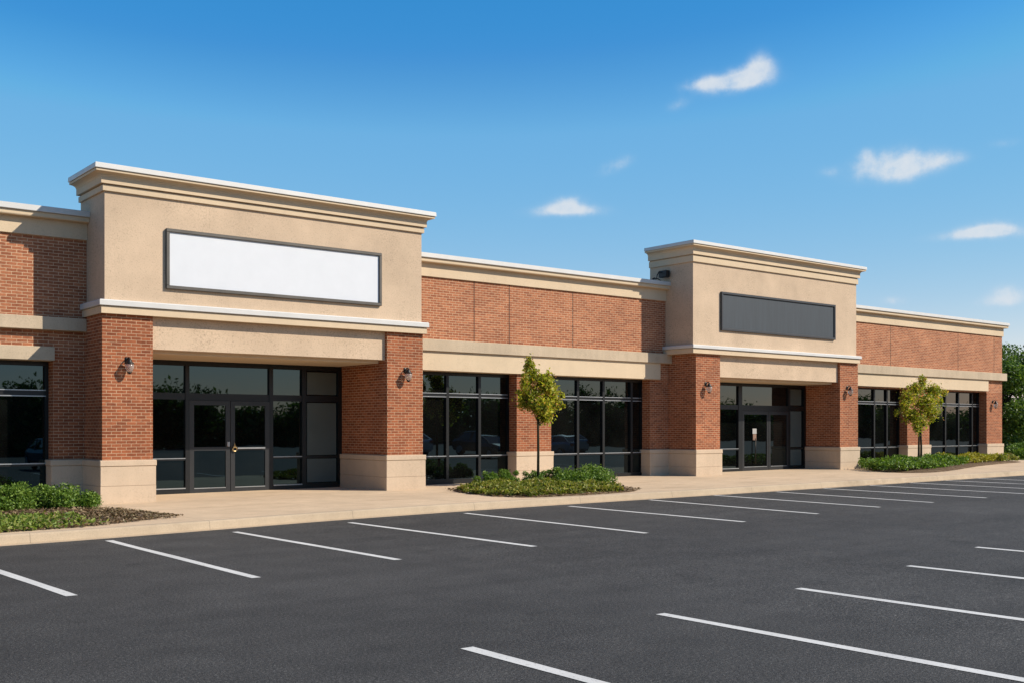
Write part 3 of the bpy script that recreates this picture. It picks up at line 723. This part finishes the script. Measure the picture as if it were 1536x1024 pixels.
P = scatter([(47.0, 18.75), (62, 18.75), (62, 20.3), (49, 20.0)], 3500, lambda p: np.clip(.6+nz(p, 1.2), .05, 1))
tag(leaves('grass', np.c_[P, .16+np.array([slope(x) for x in P[:,0]])+.10*rng.random(len(P))], .05, M['grass'], None, .2, 1.3), 'rough grass along the kerb past the building', 'grass', None, 'stuff')

# across the car park, seen in the glass: a row of trees
def tree_row():
    g = np.random.default_rng(5); bl = []
    x = -20.
    while x < 170:
        h = 3.2 + 2.2*g.random() + .9*math.sin(x*.11); r = 2.4+1.6*g.random()
        for k in range(8): bl.append((x+g.normal()*r*.4, -34+g.normal()*1.0, h*(.12+.75*k/8+.06*g.random()), r*.62, r*.5, r*.5))
        x += r*1.0
    P, d = blob_points(150000, bl, .5); Q, d = blob_points(60000, [b[:3]+(b[3]*.75, b[4]*.75, b[5]*.75) for b in bl], .1)
    x = rng.uniform(-25, 175, 26000); U = np.c_[x, -34 + rng.normal(size=26000)*.9, rng.random(26000)*2.0]
    n1, n2 = len(P), len(Q) + len(U)
    return leaves('distant_trees', np.concatenate([P, Q, U]), np.r_[np.full(n1, .15), np.full(n2, .36)], M['leaf_dark'], None, .3)
tag(tree_row(), 'dark row of trees across the car park seen in the windows', 'trees', None, 'stuff')

# parked cars across the aisle, seen only as reflections in the shop windows
M['tyre'] = plain('tyre', (.015,.015,.015), .9); M['rim'] = plain('alloy', (.5,.5,.52), .3, .8); M['lens'] = plain('lamp_lens', (.7,.7,.68), .15); M['redlens'] = plain('red_lens', (.35,.02,.015), .2)
def car(paint):
    c = empty('parked_car'); m = MB()
    st = [(-2.2,.62,.42,.62), (-2.12,.76,.30,.78), (-1.5,.86,.24,.90), (-.6,.89,.22,.93), (.6,.89,.22,.94), (1.5,.87,.24,.98), (2.1,.80,.30,.96), (2.2,.66,.42,.86)]
    for (x, w, z0, z1) in st:
        for (u, z) in ((-w*.86, z0), (-w, z0+.18), (-w, z1-.16), (-w*.88, z1), (w*.88, z1), (w, z1-.16), (w, z0+.18), (w*.86, z0)): m.v.append((x, u, z))
    k = 8
    for i in range(len(st)-1):
        for j in range(k): m.f.append((i*k+j, i*k+(j+1) % k, (i+1)*k+(j+1) % k, (i+1)*k+j))
    m.f += [tuple(range(k)), tuple(range((len(st)-1)*k, len(st)*k))[::-1]]
    rf = [(-.35,.66,1.36), (.2,.68,1.42), (.9,.67,1.40), (1.35,.64,1.33)]; n = len(m.v)
    for (x, w, z) in rf: m.v += [(x,-w,z-.05), (x,-w*.85,z), (x,w*.85,z), (x,w,z-.05)]
    for i in range(3):
        for j in range(3): m.f.append((n+i*4+j, n+i*4+j+1, n+i*4+j+5, n+i*4+j+4))
    for sy in (-1, 1):
        for (a, b) in (((-1.25,.78,.90), (-.35,.655,1.33)), ((.45,.80,.92), (.42,.67,1.38)), ((1.95,.74,.95), (1.35,.635,1.29))):
            m.tube([(a[0], a[1]*sy, a[2]), (b[0], b[1]*sy, b[2])], .035, 6)
    m.build('body', paint, c, False, True)
    g = MB().add([(-1.25,-.76,.90), (-1.25,.76,.90), (1.93,.72,.95), (1.93,-.72,.95), (-.36,-.63,1.33), (-.36,.63,1.33), (1.34,.61,1.29), (1.34,-.61,1.29)],
                 [(0,1,5,4), (1,2,6,5), (2,3,7,6), (3,0,4,7)]); g.build('glazing', M['glass'], c)
    for x in (-1.35, 1.35):
        for sy in (-1, 1):
            w = MB().lathe([(.0,-.1), (.28,-.1), (.33,-.06), (.33,.06), (.28,.1), (.0,.1)], (x, sy*.80, .33), 22, 'y').build('wheel', M['tyre'], c)
            MB().lathe([(.0,-.015), (.2,-.02), (.21,0), (.2,.02), (.0,.015)], (x, sy*.905, .33), 16, 'y').build('rim', M['rim'], w)
    for sy in (-1, 1):
        MB().bbox(-2.19, -2.05, sy*.55-.16, sy*.55+.16, .60, .74, .03).build('headlight', M['lens'], c)
        MB().bbox(2.06, 2.2, sy*.62-.12, sy*.62+.12, .72, .90, .03).build('tail_light', M['redlens'], c)
    return c
for i, (x, col, lab) in enumerate([(30.4, (.62,.63,.64), 'silver car parked across the aisle, leftmost in the window reflections'), (33.3, (.75,.75,.74), 'white car parked across the aisle between the silver and dark cars'),
                                   (38.9, (.03,.035,.045), 'dark blue car parked across the aisle facing the shops'), (44.2, (.45,.46,.47), 'mid grey car parked across the aisle with an empty bay beside it'), (14.6, (.10,.12,.16), 'slate blue car parked alone nearest the camera across the aisle')]):
    o = car(plain('car_paint_%d' % i, col, .25, .3, .02)); o.location = (x, -1.2, slope(x)); o.rotation_euler.z = PI/2 if i % 2 else -PI/2
    tag(o, lab, 'car', 'cars parked across the aisle')

# ------------------------------------------------------------------ sky, sun, camera
EL, AZ = math.radians(37), math.radians(43)
sun_dir = Vector((math.sin(AZ)*math.cos(EL), -math.cos(AZ)*math.cos(EL), math.sin(EL)))
L = bpy.data.lights.new('sun', 'SUN'); L.energy = 5.0; L.angle = math.radians(.5); L.color = (1, .92, .79)
so = bpy.data.objects.new('sun', L); COL.objects.link(so); so.rotation_euler = (-sun_dir).to_track_quat('-Z', 'Y').to_euler(); so.location = (20, -20, 30)

W = bpy.data.worlds.new('World'); S.world = W; W.use_nodes = True; wt = W.node_tree
class WN(NT):
    def __init__(s): s.t = wt
N = WN(); bg = wt.nodes['Background']
sky = N.n('ShaderNodeTexSky', sky_type='NISHITA', sun_disc=False, sun_elevation=EL, sun_rotation=PI-AZ, altitude=0, air_density=1.0, dust_density=.25, ozone_density=2.5)
hs = N.n('ShaderNodeHueSaturation'); hs.inputs['Saturation'].default_value = 1.45; hs.inputs['Value'].default_value = 1.3
N.l(sky.outputs[0], hs.inputs['Color'])
# grade the sky: paler towards the horizon, unseen zenith darkened to weaken the fill in shadows
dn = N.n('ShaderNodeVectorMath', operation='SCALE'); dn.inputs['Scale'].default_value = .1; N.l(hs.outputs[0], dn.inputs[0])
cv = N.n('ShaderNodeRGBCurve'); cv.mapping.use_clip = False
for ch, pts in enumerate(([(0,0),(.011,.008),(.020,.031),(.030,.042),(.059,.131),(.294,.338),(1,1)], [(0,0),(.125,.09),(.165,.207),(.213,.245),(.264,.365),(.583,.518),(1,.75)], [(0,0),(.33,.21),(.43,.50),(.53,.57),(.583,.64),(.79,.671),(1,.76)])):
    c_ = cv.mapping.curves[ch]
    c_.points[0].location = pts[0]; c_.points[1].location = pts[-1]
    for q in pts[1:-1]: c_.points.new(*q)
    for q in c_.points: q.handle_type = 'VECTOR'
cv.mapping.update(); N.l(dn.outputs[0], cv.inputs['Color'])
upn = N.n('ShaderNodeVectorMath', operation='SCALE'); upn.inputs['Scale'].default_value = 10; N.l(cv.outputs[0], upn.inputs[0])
tc = N.n('ShaderNodeTexCoord').outputs['Generated']
right = Vector((sT, -cT, 0)); view = Vector((cT, sT, 0))
def dirpx(px, py): return (view*F + right*(px-CX) + Vector((0,0,1))*(HY-py)).normalized()
def dot(v):
    nd = N.n('ShaderNodeVectorMath', operation='DOT_PRODUCT'); N.l(tc, nd.inputs[0]); nd.inputs[1].default_value = v; return nd.outputs['Value']
def lobe(px, py, w, h, amp, tilt=0):
    c = dirpx(px, py); r = Vector((c.y, -c.x, 0)).normalized(); u = r.cross(c)
    r2 = r*math.cos(tilt) + u*math.sin(tilt); u2 = u*math.cos(tilt) - r*math.sin(tilt); k = F*.98
    a = N.math('MULTIPLY', dot(r2), k/w); b = N.math('MULTIPLY', dot(u2), k/h)
    d = N.math('ADD', N.math('MULTIPLY', a, a), N.math('MULTIPLY', b, b))
    g = N.math('MULTIPLY', N.math('POWER', 2.718, N.math('MULTIPLY', d, -1)), amp)
    return N.math('MULTIPLY', g, N.math('GREATER_THAN', dot(c), .5))
dens = None
for a in [(1140,100,17,17,.9,.4), (1118,114,34,13,.85,.2), (1085,124,38,13,.85,.1), (1050,127,24,9,.7,.1), (1122,126,34,9,.6,.1), (1018,157,16,8,.38,.3),
          (1350,243,34,18,.8,.1), (1300,246,22,15,.75,.2), (1385,243,34,13,.8,.05), (1338,262,44,12,.8,0), (1420,241,26,9,.5,.05), (1298,232,11,8,.5,0), (1244,257,16,8,.30,0),
          (850,306,24,11,.85,.1), (838,316,40,8,.8,.05), (872,316,34,8,.75,-.05), (932,244,18,9,.52,.3), (912,254,18,9,.42,.3),
          (1482,343,34,10,.85,.05), (1455,351,44,7,.8,.05), (1515,349,44,9,.85,-.05), (1512,441,24,12,.62,0), (1500,453,34,8,.45,0), (1340,452,18,7,.62,0), (1508,215,20,6,.30,0)]:
    q = lobe(*a); dens = q if dens is None else N.math('ADD', dens, q)
nzc = N.math('ADD', N.math('MULTIPLY', N.math('SUBTRACT', N.noise(tc, 30, 8, .62), .5), 4.2), N.math('MULTIPLY', N.math('SUBTRACT', N.noise(tc, 85, 7, .6), .5), 1.6))
e = N.math('ADD', N.math('SUBTRACT', N.math('MINIMUM', dens, 1.2), .09), N.math('MULTIPLY', nzc, N.math('MINIMUM', N.math('MULTIPLY', dens, .8), .42)))
mr = N.n('ShaderNodeMapRange', interpolation_type='SMOOTHSTEP'); N.l(e, mr.inputs[0]); mr.inputs[1].default_value = -.12; mr.inputs[2].default_value = 1.38; mr.inputs[4].default_value = .96
mask = mr.outputs[0]
shade = N.ramp(N.math('ADD', e, N.math('MULTIPLY', nzc, .3)), [(.15, (4.5,5.6,6.8)), (.95, (5.9,6.4,6.95))])
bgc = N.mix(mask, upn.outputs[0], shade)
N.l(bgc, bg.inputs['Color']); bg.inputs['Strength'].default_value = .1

cam = bpy.data.cameras.new('camera'); co = bpy.data.objects.new('camera', cam); COL.objects.link(co)
co.location = (0, 0, HC); co.rotation_euler = (PI/2, 0, -(PI/2 - TH)); cam.sensor_width = 36; cam.lens = 36*F/1536; cam.shift_y = (HY-512)/1536
cam.clip_start = .1; cam.clip_end = 8000; S.camera = co
S.view_settings.view_transform = 'Standard'; S.view_settings.look = 'None'; S.view_settings.exposure = .25; S.view_settings.gamma = 1
S.cycles.max_bounces = 6; S.cycles.use_denoising = True
